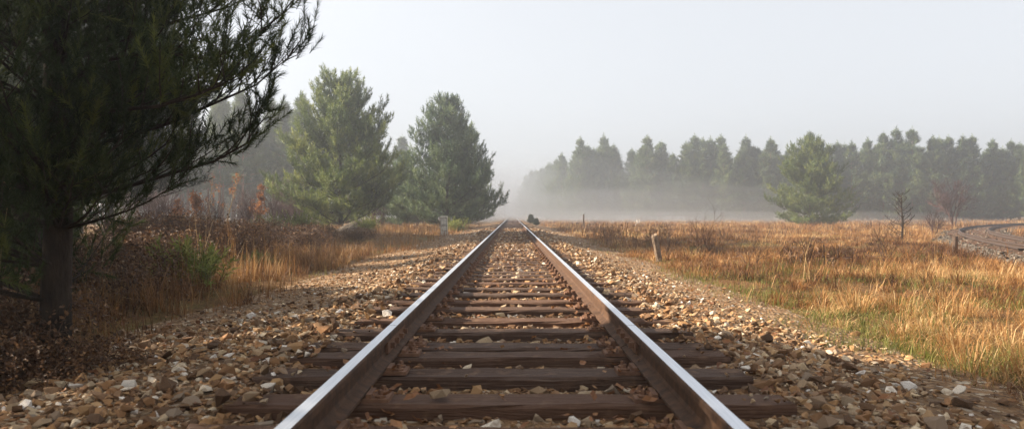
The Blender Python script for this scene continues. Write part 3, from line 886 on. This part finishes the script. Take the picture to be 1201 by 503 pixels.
# tall pale seed stalks
blades(g, r, *tufts(r, 200, 10, lambda r, y, n: -4.2 - r.random(n) * 2.4, (8, 15), .58, lambda y: .004 + .0003 * y, lambda r, x, y: r.uniform(.55, .9, len(x)), .22, lambda x, y: .8, 1.0, .07))
tag(link('dry_verge_grass', g.mesh('dry_verge_grass'), M['straw']), 'tall dry orange grass along the left side of the ballast', kind='stuff')

# dead leaves lying in the cribs and along the rails
r = rng_(45); n = 1500
x = np.concatenate([r.normal(.62, .10, n // 4), r.normal(-.62, .10, n // 8), r.uniform(-4.4, 3.4, n - n // 4 - n // 8)]); y = 2.6 * (20 / 2.6) ** r.random(len(x))
z = np.maximum(bed_h(x, y), np.where((near_sleeper(y) < .12) & (np.abs(x) < 1.35), SLTOP, 0)) + r.uniform(.012, .04, len(x))
LV = np.array([[0, -.5, 0], [.30, -.12, .10], [.22, .25, .04], [0, .55, .12], [-.26, .22, .02], [-.30, -.15, .14], [0, 0, -.04]])
LF = np.array([[6, 0, 1], [6, 1, 2], [6, 2, 3], [6, 3, 4], [6, 4, 5], [6, 5, 0]])
g = Geo(); V, F, m = instance(LV, LF, np.stack([x, y, z], 1), np.stack([r.normal(0, .4, len(x)), r.normal(0, .4, len(x)), np.ones(len(x))], 1), r.uniform(.03, .075, len(x)), r)
g.add(V, F, np.repeat(r.random(len(x)), m))
tag(link('dead_leaves', g.mesh('dead_leaves'), M['dead_leaf']), 'small curled brown dead leaves scattered over ballast and sleepers', kind='stuff')

# ------------------------------------------------------------------ brambles, shrubs and saplings
def bramble_meshes(seed, W, H, n_cane, n_leaf):
    r = rng_(seed); g = Geo(); P = []; D = []
    for k in range(n_cane):
        a = r.uniform(0, 6.28); L = r.uniform(.5, 1.0) * W; h = H * r.uniform(.6, 1.1); s = np.array([r.normal(0, W * .3), r.normal(0, W * .3), 0])
        u = np.linspace(0, 1, 7)
        C = np.stack([s[0] + np.cos(a) * L * u, s[1] + np.sin(a) * L * u, -.05 + h * np.sin(np.pi * (.08 + .80 * u)) * (1.0 - .15 * u)], 1) + r.normal(0, .03, (7, 3))
        tube(g, C, np.linspace(.007, .003, 7), 3, cap=False)
        m = n_leaf // n_cane; v = r.random(m)
        q = np.stack([np.interp(v, u, C[:, c]) for c in range(3)], 1) + r.normal(0, .07, (m, 3)); q[:, 2] = np.maximum(q[:, 2], .02)
        P.append(q)
    P = np.concatenate(P); n = len(P)
    D = r.normal(0, .7, (n, 3)) + [0, 0, .6]
    V, F, m = instance(LV, LF, P, D, r.uniform(.03, .07, n), r)
    lg = Geo(); lg.add(V, F, np.repeat(np.clip(r.normal(.45, .25, n), 0, 1), m))
    return g.mesh('canes'), lg.mesh('leaves')
BR = [bramble_meshes(300 + k, 1.15, 1.0, 60, 4200) for k in range(3)]
r = rng_(51)
spots = [(-5.0, 9.0, .75), (-5.9, 10.8, .85), (-6.2, 13.2, .85), (-7.4, 15.4, .95), (-6.2, 17.4, .9), (-8.6, 18.0, 1.05), (-7.5, 20.4, .95), (-9.8, 21.5, 1.1), (-6.4, 22.8, .85),
         (-8.6, 24.2, 1.05), (-11.0, 25.5, 1.15), (-7.0, 26.6, .85), (-9.3, 28.2, 1.0), (-11.5, 30.0, 1.15), (-6.2, 30.0, .75), (-8.2, 31.6, .9), (-13.0, 27.5, 1.2), (-14.2, 33.5, 1.2), (-5.6, 7.6, .8), (-4.4, 6.3, .6), (-5.2, 6.8, .85), (-4.9, 5.3, .75), (-4.1, 5.4, .5), (-3.45, 4.85, .48), (-2.95, 5.1, .36), (-3.2, 4.65, .40), (-3.7, 5.3, .6)]
for k, (x, y, s) in enumerate(spots):
    o = thing('bramble_bush', *(('brown bramble bush in the dark brush around the near pine trunk', 'bush', (x, y, gz(x, y) - .02), 'brambles around the near trunk') if y < 9.5 else
              ('brown leafy bramble bush behind the tall dry verge grass on the left', 'bush', (x, y, gz(x, y) - .02), 'brambles behind the verge grass') if y < 21 else
              ('shaded brown bramble bush in the far half of the thicket towards the gravel heap', 'bush', (x, y, gz(x, y) - .02), 'brambles towards the gravel heap')))
    link('canes', BR[k % 3][0], M['twig'], o); link('leaves', BR[k % 3][1], M['bramble'], o)
    o.rotation_euler = (0, 0, r.uniform(0, 6.28)); o.scale = (s * 1.15, s * 1.15, s * (1.0 if y < 23 else .80))

def bare_mesh(seed, H, n_stem, depth, spread, up=.5, r0=.012, sides=3, nchild=(2, 4), lr=(.5, .75)):
    r = rng_(seed); g = Geo()
    def rec(p, d, L, rad, lv):
        P = [p]; q = p.copy(); dd = d.copy()
        for k in range(4):
            dd = dd + r.normal(0, .13, 3) + np.array([0, 0, .05]); dd /= np.linalg.norm(dd); q = q + dd * L / 4; P.append(q.copy())
        P = np.array(P); tube(g, P, np.linspace(rad, rad * .5, 5), sides if lv else 5, cap=False)
        if lv >= depth: return
        for k in range(r.integers(*nchild) + 1):
            v = r.uniform(.3, 1.0); s = np.array([np.interp(v, np.linspace(0, 1, 5), P[:, c]) for c in range(3)])
            nd = dd + r.normal(0, spread, 3) + np.array([0, 0, up * .4]); nd /= np.linalg.norm(nd)
            rec(s, nd, L * r.uniform(*lr), rad * .55, lv + 1)
    for k in range(n_stem):
        a = r.uniform(0, 6.28); d = np.array([math.cos(a) * spread * .6, math.sin(a) * spread * .6, 1.0]); d /= np.linalg.norm(d)
        rec(np.array([r.normal(0, .05), r.normal(0, .05), -.05]), d, H * r.uniform(.42, .62), r0, 0)
    return g.mesh('branches')
def shrub(name, label, cat, loc, me, mat, rot=0, sc=1, group=None):
    o = tag(link(name, me, mat, None, (loc[0], loc[1], gz(loc[0], loc[1]) if len(loc) < 3 else loc[2])), label, cat, group)
    o.rotation_euler = (0, 0, rot); o.scale = (sc, sc, sc); return o
shrub('bare_shrub', 'leafless twiggy shrub right of the leaning stump post', 'shrub', (4.85, 19.0), bare_mesh(400, 1.25, 5, 3, .42, r0=.013), M['twig'])
shrub('bare_shrub', 'low dark leafless shrub leaning in the dry grass, nearer than the twiggy one', 'shrub', (5.2, 16.6), bare_mesh(401, .85, 4, 3, .55, r0=.011), M['twig'])
shrub('bare_shrub', 'dark tangled leafless bush in front of the small dead conifer', 'shrub', (9.0, 18.3), bare_mesh(402, 1.12, 4, 3, .5, r0=.013), M['twig'])
shrub('bare_shrub', 'thin twiggy sprig just right of the stump post', 'shrub', (4.2, 20.5), bare_mesh(403, .85, 3, 2, .4, r0=.009), M['twig'])
shrub('bare_shrub', 'brown low bush on the field left of the gravel curve', 'shrub', (25.6, 46.0), bare_mesh(404, 1.5, 12, 3, .6, r0=.02), M['twig_red'])
shrub('bare_tree', 'reddish brown leafless round tree in front of the right wood', 'tree', (43.6, 75.0), bare_mesh(405, 3.9, 5, 4, .50, .30, r0=.08, nchild=(3, 5), lr=(.5, .72)), M['twig_red'])
# small dead conifer: straight stem with upswept bare limbs
r = rng_(61); g = Geo(); H = 2.35
tube(g, [[0, 0, -.1], [.03, 0, .8], [-.02, .02, 1.6], [0, 0, H]], [.055, .045, .028, .006], 6)
dc = thing('dead_conifer', 'small dead bare conifer with upswept twigs standing in the dry field', 'tree', (18.5, 36.0, gz(18.5, 36)))
link('trunk', g.mesh('trunk'), M['bark_dark'], dc)
for k in range(26):
    h = .25 + (H - .4) * k / 26; a = r.uniform(0, 6.28); L = (.78 * (1 - h / H) ** .6 + .12) * r.uniform(.7, 1.1)
    u = np.linspace(0, 1, 5); g = Geo()
    P = np.stack([np.cos(a) * L * u, np.sin(a) * L * u, h + L * (.05 * u + .55 * u ** 2)], 1); tube(g, P, np.linspace(.022, .008, 5), 3, cap=False)
    for q in range(5):
        b = P[2] + (P[4] - P[2]) * q / 5; e = b + np.array([r.normal(0, .10), r.normal(0, .10), .13]); tube(g, [b, (b + e) / 2, e], [.010, .008, .006], 3, cap=False)
    link('limb', g.mesh('limb'), M['bark_dark'], dc)

# brown weed clumps at the edge of the right ballast
def weed_mesh(seed, n, H, W):
    r = rng_(seed); g = Geo()
    for k in range(n):
        a = r.uniform(0, 6.28); b = np.array([r.normal(0, W), r.normal(0, W), -.03]); h = H * r.uniform(.5, 1.1)
        e = b + np.array([math.cos(a) * h * .25, math.sin(a) * h * .25, h]); m = (b + e) / 2 + r.normal(0, .02, 3)
        tube(g, [b, m, e], [.006, .005, .003], 3, t=r.random(), cap=False)
        for q in range(5):
            c = m + (e - m) * r.random(); f = c + r.normal(0, .06, 3) + [0, 0, .05]; tube(g, [c, (c + f) / 2, f], [.005, .007, .003], 3, t=r.random(), cap=False)
    return g.mesh('weed_stems')
WD = [weed_mesh(410, 70, .75, .35), weed_mesh(411, 40, .55, .25)]
M['weed'] = leaf_mat('brown_weed', [(0, (.06, .032, .02)), (.6, (.16, .085, .045)), (1, (.32, .19, .10))], .15)
for (x, y, k, s, lb) in ((3.5, 27.0, 0, 1.15, 'dark brown weed clump on the verge just right of the tree shadow'), (4.6, 24.5, 0, 1.0, 'brown weed clump left of the leaning stump post'),
                         (4.0, 31.5, 1, 1.2, 'small rusty weed clump behind the dark brown clump'), (6.1, 15.2, 1, 1.1, 'rusty weed tuft below the low leafless shrub')):
    shrub('weed_clump', lb, 'weeds', (x, y), WD[k], M['weed'], x, s)

# green broom bushes
def broom_meshes(seed, H, W, n):
    r = rng_(seed); g = Geo(); sh = []
    for k in range(n):
        a = r.uniform(0, 6.28); L = H * r.uniform(.5, 1.05); el = r.uniform(.65, 1.45)
        b = np.array([r.normal(0, W * .3), r.normal(0, W * .3), -.03]); d = np.array([math.cos(a) * math.cos(el), math.sin(a) * math.cos(el), math.sin(el)])
        P = np.array([b + d * L * u + np.array([0, 0, .06 * u * u]) for u in np.linspace(0, 1, 4)]); tube(g, P, [.008, .007, .005, .003], 3, cap=False)
        for q in range(7):
            u = .25 + .75 * q / 6; sh.append((b + d * L * u, d + r.normal(0, .35, 3), .20 * r.uniform(.7, 1.2), r.random()))
    return g.mesh('stems'), shoots_geo(sh, SH_MID, r).mesh('sprigs')
BM = [broom_meshes(420, .75, .7, 60), broom_meshes(421, 1.3, 1.0, 90)]
for (x, y, k, s, lb) in ((-4.55, 10.6, 0, .82, 'feathery light green young broom in front of the brambles'), (-9.9, 35.5, 1, 1.0, 'yellow-green broom bush below the broad pine at its left foot'),
                         (-11.8, 37.0, 1, .85, 'lower yellow-green broom bush farther left behind the brambles'), (-8.3, 43.5, 1, .8, 'small green bush right of the gravel heap'),
                         (-3.5, 47.0, 1, .72, 'green bush between the marker post and the rails'), (-5.2, 15.6, 0, .5, 'tiny dark green sprig in the tall verge grass')):
    o = thing('broom_bush', lb, 'bush', (x, y, gz(x, y))); link('stems', BM[k][0], M['twig'], o); link('sprigs', BM[k][1], M['broom'], o); o.scale = (s, s, s); o.rotation_euler = (0, 0, y)
# little dark conifers beside the right rail, far on
cb = pine_meshes(430, 1.05, .62, .03, lambda t: (1 - t) ** .45, .10, 7, .09, .06, .13, SH_MID, .03)
for (x, y, s, lb) in ((2.25, 70.0, .50, 'small dark round conifer close right of the far rail'), (2.15, 86.0, .75, 'paler small conifer just behind the dark round one by the rail')):
    place_pine('young_conifer', cb, lb, (x, y, float(bed_h(np.array([x]), np.array([y]))[0])), None, 'needle_near', 'bark_dark', y, s)

# saplings with orange leaves and pale stems at the wood edge
def sapling(seed, H, lean, n_leaf, pale, lb, x, y):
    r = rng_(seed); g = Geo(); P = np.array([[0, 0, -.05], [lean * .3, 0, H * .33], [lean * .65, .05, H * .66], [lean, 0, H]])
    tube(g, P, [.05, .04, .028, .01], 5)
    Q = []
    for k in range(16):
        h = r.uniform(.25, .95); b = np.array([np.interp(h, [0, .33, .66, 1], P[:, c]) for c in range(3)]); a = r.uniform(0, 6.28); L = H * .28 * (1.1 - h)
        e = b + np.array([math.cos(a) * L, math.sin(a) * L, L * .7]); tube(g, [b, (b + e) / 2 + r.normal(0, .03, 3), e], [.016, .011, .005], 3, cap=False)
        Q += [b + (e - b) * r.uniform(.2, 1.05) + r.normal(0, .10, 3) for _ in range(n_leaf // 16)]
    o = thing('sapling', lb, 'sapling', (x, y, gz(x, y))); link('trunk', g.mesh('trunk'), M['twig_pale' if pale else 'twig'], o)
    if n_leaf:
        n = len(Q); V, F, m = instance(LV, LF, np.array(Q), r.normal(0, 1, (n, 3)), r.uniform(.11, .2, n), r); lg = Geo(); lg.add(V, F, np.repeat(r.random(n), m)); link('leaves', lg.mesh('leaves'), M['orange_leaf'], o)
sapling(500, 2.7, .3, 520, False, 'bright orange-leaved sapling at the wood edge, rightmost of the orange ones', -15.2, 45.0)
sapling(501, 2.3, -.2, 420, False, 'orange-leaved sapling left of the pale slanting stem', -18.2, 44.0)
sapling(502, 3.6, .9, 90, True, 'pale yellowish slender sapling slanting right at the wood edge', -17.4, 46.0)
sapling(503, 2.0, .2, 300, False, 'dull orange sapling farthest left, seen under the near boughs', -20.0, 45.0)
sapling(504, 3.9, .4, 60, True, 'upright pale thin sapling among the orange leaves', -19.3, 48.0)
us = bare_mesh(440, 2.2, 9, 3, .5, r0=.02)
for k, (x, y, s) in enumerate([(-12.6, 42, .8), (-14.0, 40, .9), (-16.2, 41, 1.0), (-18.5, 40, 1.0), (-20.5, 46, 1.3), (-15.8, 50, 1.3), (-18.6, 53, 1.4), (-21.5, 52, 1.4), (-24.0, 50, 1.4), (-13.8, 47, 1.0), (-11.5, 63, 1.3), (-9.0, 72, 1.3), (-14.0, 66, 1.5), (-16.5, 61, 1.5), (-7.6, 66, .9), (-12.4, 72, 1.5), (-10.2, 59, .7), (-18.6, 66, 1.5)] + [(-17.5 - 3.1 * q + (q % 3), 62 + 4.5 * (q % 4), 1.9 + .2 * (q % 3)) for q in range(14)]):
    shrub('bare_shrub', 'reddish leafless undergrowth shrub at the foot of the left wood', 'shrub', (x, y), us, M['twig_red'], k * 1.3, s, 'undergrowth of the left wood')

# pale dead branch in the field, dry weed stalks by the left edge
shrub('dead_branch', 'white bleached dead branch lying in the misty field before the wood', 'branch', (11.4, 70.0), bare_mesh(441, 1.7, 3, 1, .8, r0=.022), M['twig_white'])
r = rng_(62)
for (x, y, h, lb) in ((-3.42, 5.0, 1.36, 'pale dry weed stalk with a seed head at the left picture edge'),):
    o = thing('weed_stalk', lb, 'weed', (x, y, gz(x, y))); g = Geo()
    tube(g, [[0, 0, -.05], [.03, 0, h * .4], [.05, .01, h * .7], [.12, 0, h]], [.0035, .003, .0025, .002], 4); link('stem', g.mesh('stem'), M['twig_pale'], o)
    for k in range(4):
        g = Geo(); V, F, m = instance(LV, LF, np.array([[.12 + r.normal(0, .02), r.normal(0, .02), h - .015 * k]]), r.normal(0, 1, (1, 3)), np.array([.05]), r); g.add(V, F, .9); link('seed_head', g.mesh('seed_head'), M['dead_leaf'], o)

# ------------------------------------------------------------------ posts, marker and heap
X0, Y0 = -3.58, 40.0
mk = thing('marker_post', 'pale concrete line marker post with panel beside the rails', 'marker post', (X0, Y0, .02))
g = Geo(); box(g, -.215, .215, -.15, .15, -.1, .22, .5, .012); link('base', g.mesh('base'), M['concrete'], mk)
g = Geo(); box(g, -.185, .185, -.12, .12, .222, .98, .5, .006); link('shaft', g.mesh('shaft'), M['concrete'], mk)
g = Geo(); box(g, -.20, .20, -.135, .135, .982, 1.06, .5, .03); link('cap', g.mesh('cap'), M['concrete'], mk)
for z0, z1 in ((.60, .96), (.27, .53)):
    g = Geo()
    for bx in ((-.165, -.145, z0, z1), (.145, .165, z0, z1), (-.145, .145, z0, z0 + .02), (-.145, .145, z1 - .02, z1)): box(g, bx[0], bx[1], -.122, -.112, bx[2], bx[3])
    link('panel_edge', g.mesh('panel_edge'), M['concrete_dark'], mk)
g = Geo(); box(g, -.187, .187, -.1225, .1225, .545, .575); link('groove', g.mesh('groove'), M['concrete_dark'], mk)

def rough_post(seed, H, R, lean, name, label, x, y, mat, flat=False):
    r = rng_(seed); g = Geo(); n = 9; k = 6; V = []
    for i in range(k):
        for j in range(n):
            a = j * 2 * math.pi / n; rr = R * (1 + r.normal(0, .07)) * (1 - .12 * i / k); z = -.1 + (H + .1) * i / (k - 1)
            if i == k - 1 and not flat: z += r.normal(0, .03) + .05 * math.cos(a)
            V.append([rr * math.cos(a) + lean * max(z, 0), rr * math.sin(a), z])
    V.append([lean * H, 0, H - .01]); F = []
    for i in range(k - 1):
        for j in range(n):
            a, b = i * n + j, i * n + (j + 1) % n; F += [[a, b, b + n], [a, b + n, a + n]]
    for j in range(n): F.append([(k - 1) * n + j, (k - 1) * n + (j + 1) % n, k * n])
    g.add(V, F); return tag(link(name, g.mesh(name), mat, None, (x, y, gz(x, y))), label, 'post')
rough_post(70, .64, .085, -.22, 'stump_post', 'short leaning weathered wooden stump post at the field edge', 3.62, 18.6, M['post_wood'])
rough_post(71, .50, .085, 0.0, 'wooden_post', 'squat dark brown post in front of the gravel curve', 13.9, 23.8, M['post_dark'], True)
rough_post(72, 1.15, .075, .03, 'fence_post', 'thin dark fence post standing in the misty field', 6.4, 68.0, M['post_dark'])
g = Geo(); box(g, -.06, .06, -.06, .06, -.1, 1.45, .5, .004); wp = tag(thing('signal_post', 'slim white post beside the right rail deep in the fog', 'post', (2.0, 108, .1)), None)
link('shaft', g.mesh('shaft'), M['white_paint'], wp); g = Geo(); box(g, -.075, .075, -.075, .075, 1.452, 1.53, .5, .02); link('cap', g.mesh('cap'), M['white_paint'], wp)

r = rng_(80)                                     # gravel heap
hp = thing('gravel_heap', 'low pale heap of gravel at the foot of the broad pine', 'gravel heap', (-9.1, 44.0, gz(-9.1, 44)))
rr = np.linspace(0, 1, 10); aa = np.arange(28) * 2 * np.pi / 28
hh = lambda q: .78 * (1 - q) ** .9 * (1 + .0 * q)
V = [[q * 1.35 * math.cos(a) * 1.15, q * 1.35 * math.sin(a), hh(q) + (fbm(np.array([q * 5 * math.cos(a) + 9]), np.array([q * 5 * math.sin(a)]))[0] - .5) * .2 * (1 - q * .7) - .06] for q in rr for a in aa]
F = []
for i in range(9):
    for j in range(28):
        a, b = i * 28 + j, i * 28 + (j + 1) % 28; F += [[a, b + 28, b], [a, a + 28, b + 28]]
g = Geo(); g.add(V, F); link('mound', g.mesh('mound', True), M['grey_bed'], hp)
n = 1500; q = np.sqrt(r.random(n)); a = r.uniform(0, 6.28, n); d = r.uniform(.05, .12, n)
P = np.stack([q * 1.5 * np.cos(a), q * 1.35 * np.sin(a), .78 * (1 - q) ** .9 - .03], 1); g = Geo()
V, F, m = instance(*STPL_LO[1], P, np.stack([r.normal(0, .4, n), r.normal(0, .4, n), np.ones(n)], 1), d, r); g.add(V, F, np.repeat(.75 + .25 * r.random(n), m))
tag(link('heap_stones', g.mesh('heap_stones'), M['grey_stone'], hp), kind='stuff')

# ------------------------------------------------------------------ air: haze box and the ground mist over the far field
def volume_mat(name, col, dens, aniso=0.0):
    t = NT(name); v = t.new('VolumePrincipled')
    v.inputs['Color'].default_value = (*col, 1); v.inputs['Density'].default_value = dens; v.inputs['Anisotropy'].default_value = aniso
    t.k(v.outputs[0], t.out.inputs['Volume']); return t.m
g = Geo(); box(g, -660, 660, -80, 780, -1.4, 18.0)
tag(link('haze', g.mesh('haze'), volume_mat('haze_air', (.73, .775, .84), .0029, .72)), 'pale morning fog filling the air', kind='stuff')
import bmesh
def mist(name, loc, sc, dens, label, seed, col=(.68, .72, .78)):
    bm = bmesh.new(); bmesh.ops.create_icosphere(bm, subdivisions=4, radius=1.0)
    r = rng_(seed)
    for v in bm.verts:
        n = float(fbm(np.array([v.co.x * 2.2 + 10 + seed]), np.array([v.co.y * 2.2 + 20 + v.co.z]))[0])
        v.co *= .75 + .5 * n
    me = bpy.data.meshes.new(name); bm.to_mesh(me); bm.free()
    o = tag(link(name, me, volume_mat(name + '_air', col, dens, .72), None, loc), label, kind='stuff'); o.scale = sc
mist('ground_mist', (24, 126, -.6), (34, 28, 3.0), .0055, 'low white mist drifting over the field before the far wood', 5, (.84, .87, .91))
mist('ground_mist', (30, 112, -.5), (46, 30, 2.2), .007, 'thin ground mist lying on the dry grass', 11, (.84, .87, .91))
mist('ground_mist', (22, 140, -.6), (38, 40, 7.5), .0036, 'tall soft veil of mist before the left part of the far wood', 14, (.80, .83, .88))
mist('ground_mist', (20, 132, -.6), (42, 34, 5.2), .0035, 'soft upper edge of the mist before the far wood', 37, (.82, .85, .90))
mist('ground_mist', (16, 160, -.6), (44, 55, 12.0), .0030, 'high veil of mist where the far wood meets the rails', 31)
mist('fog_bank', (4, 245, -.6), (80, 150, 17.0), .0018, 'white fog bank swallowing the rails at the vanishing point', 8)
mist('fog_bank', (8, 250, -.6), (52, 120, 14.0), .0018, 'denser heart of the fog bank on the line', 17)
mist('fog_bank', (6, 290, -.6), (62, 140, 11.0), .0022, 'low dense fog far down the line', 26)
mist('fog_bank', (-42, 118, -.6), (44, 36, 17.0), .0040, 'fog drifting through the tall wood on the left', 21)
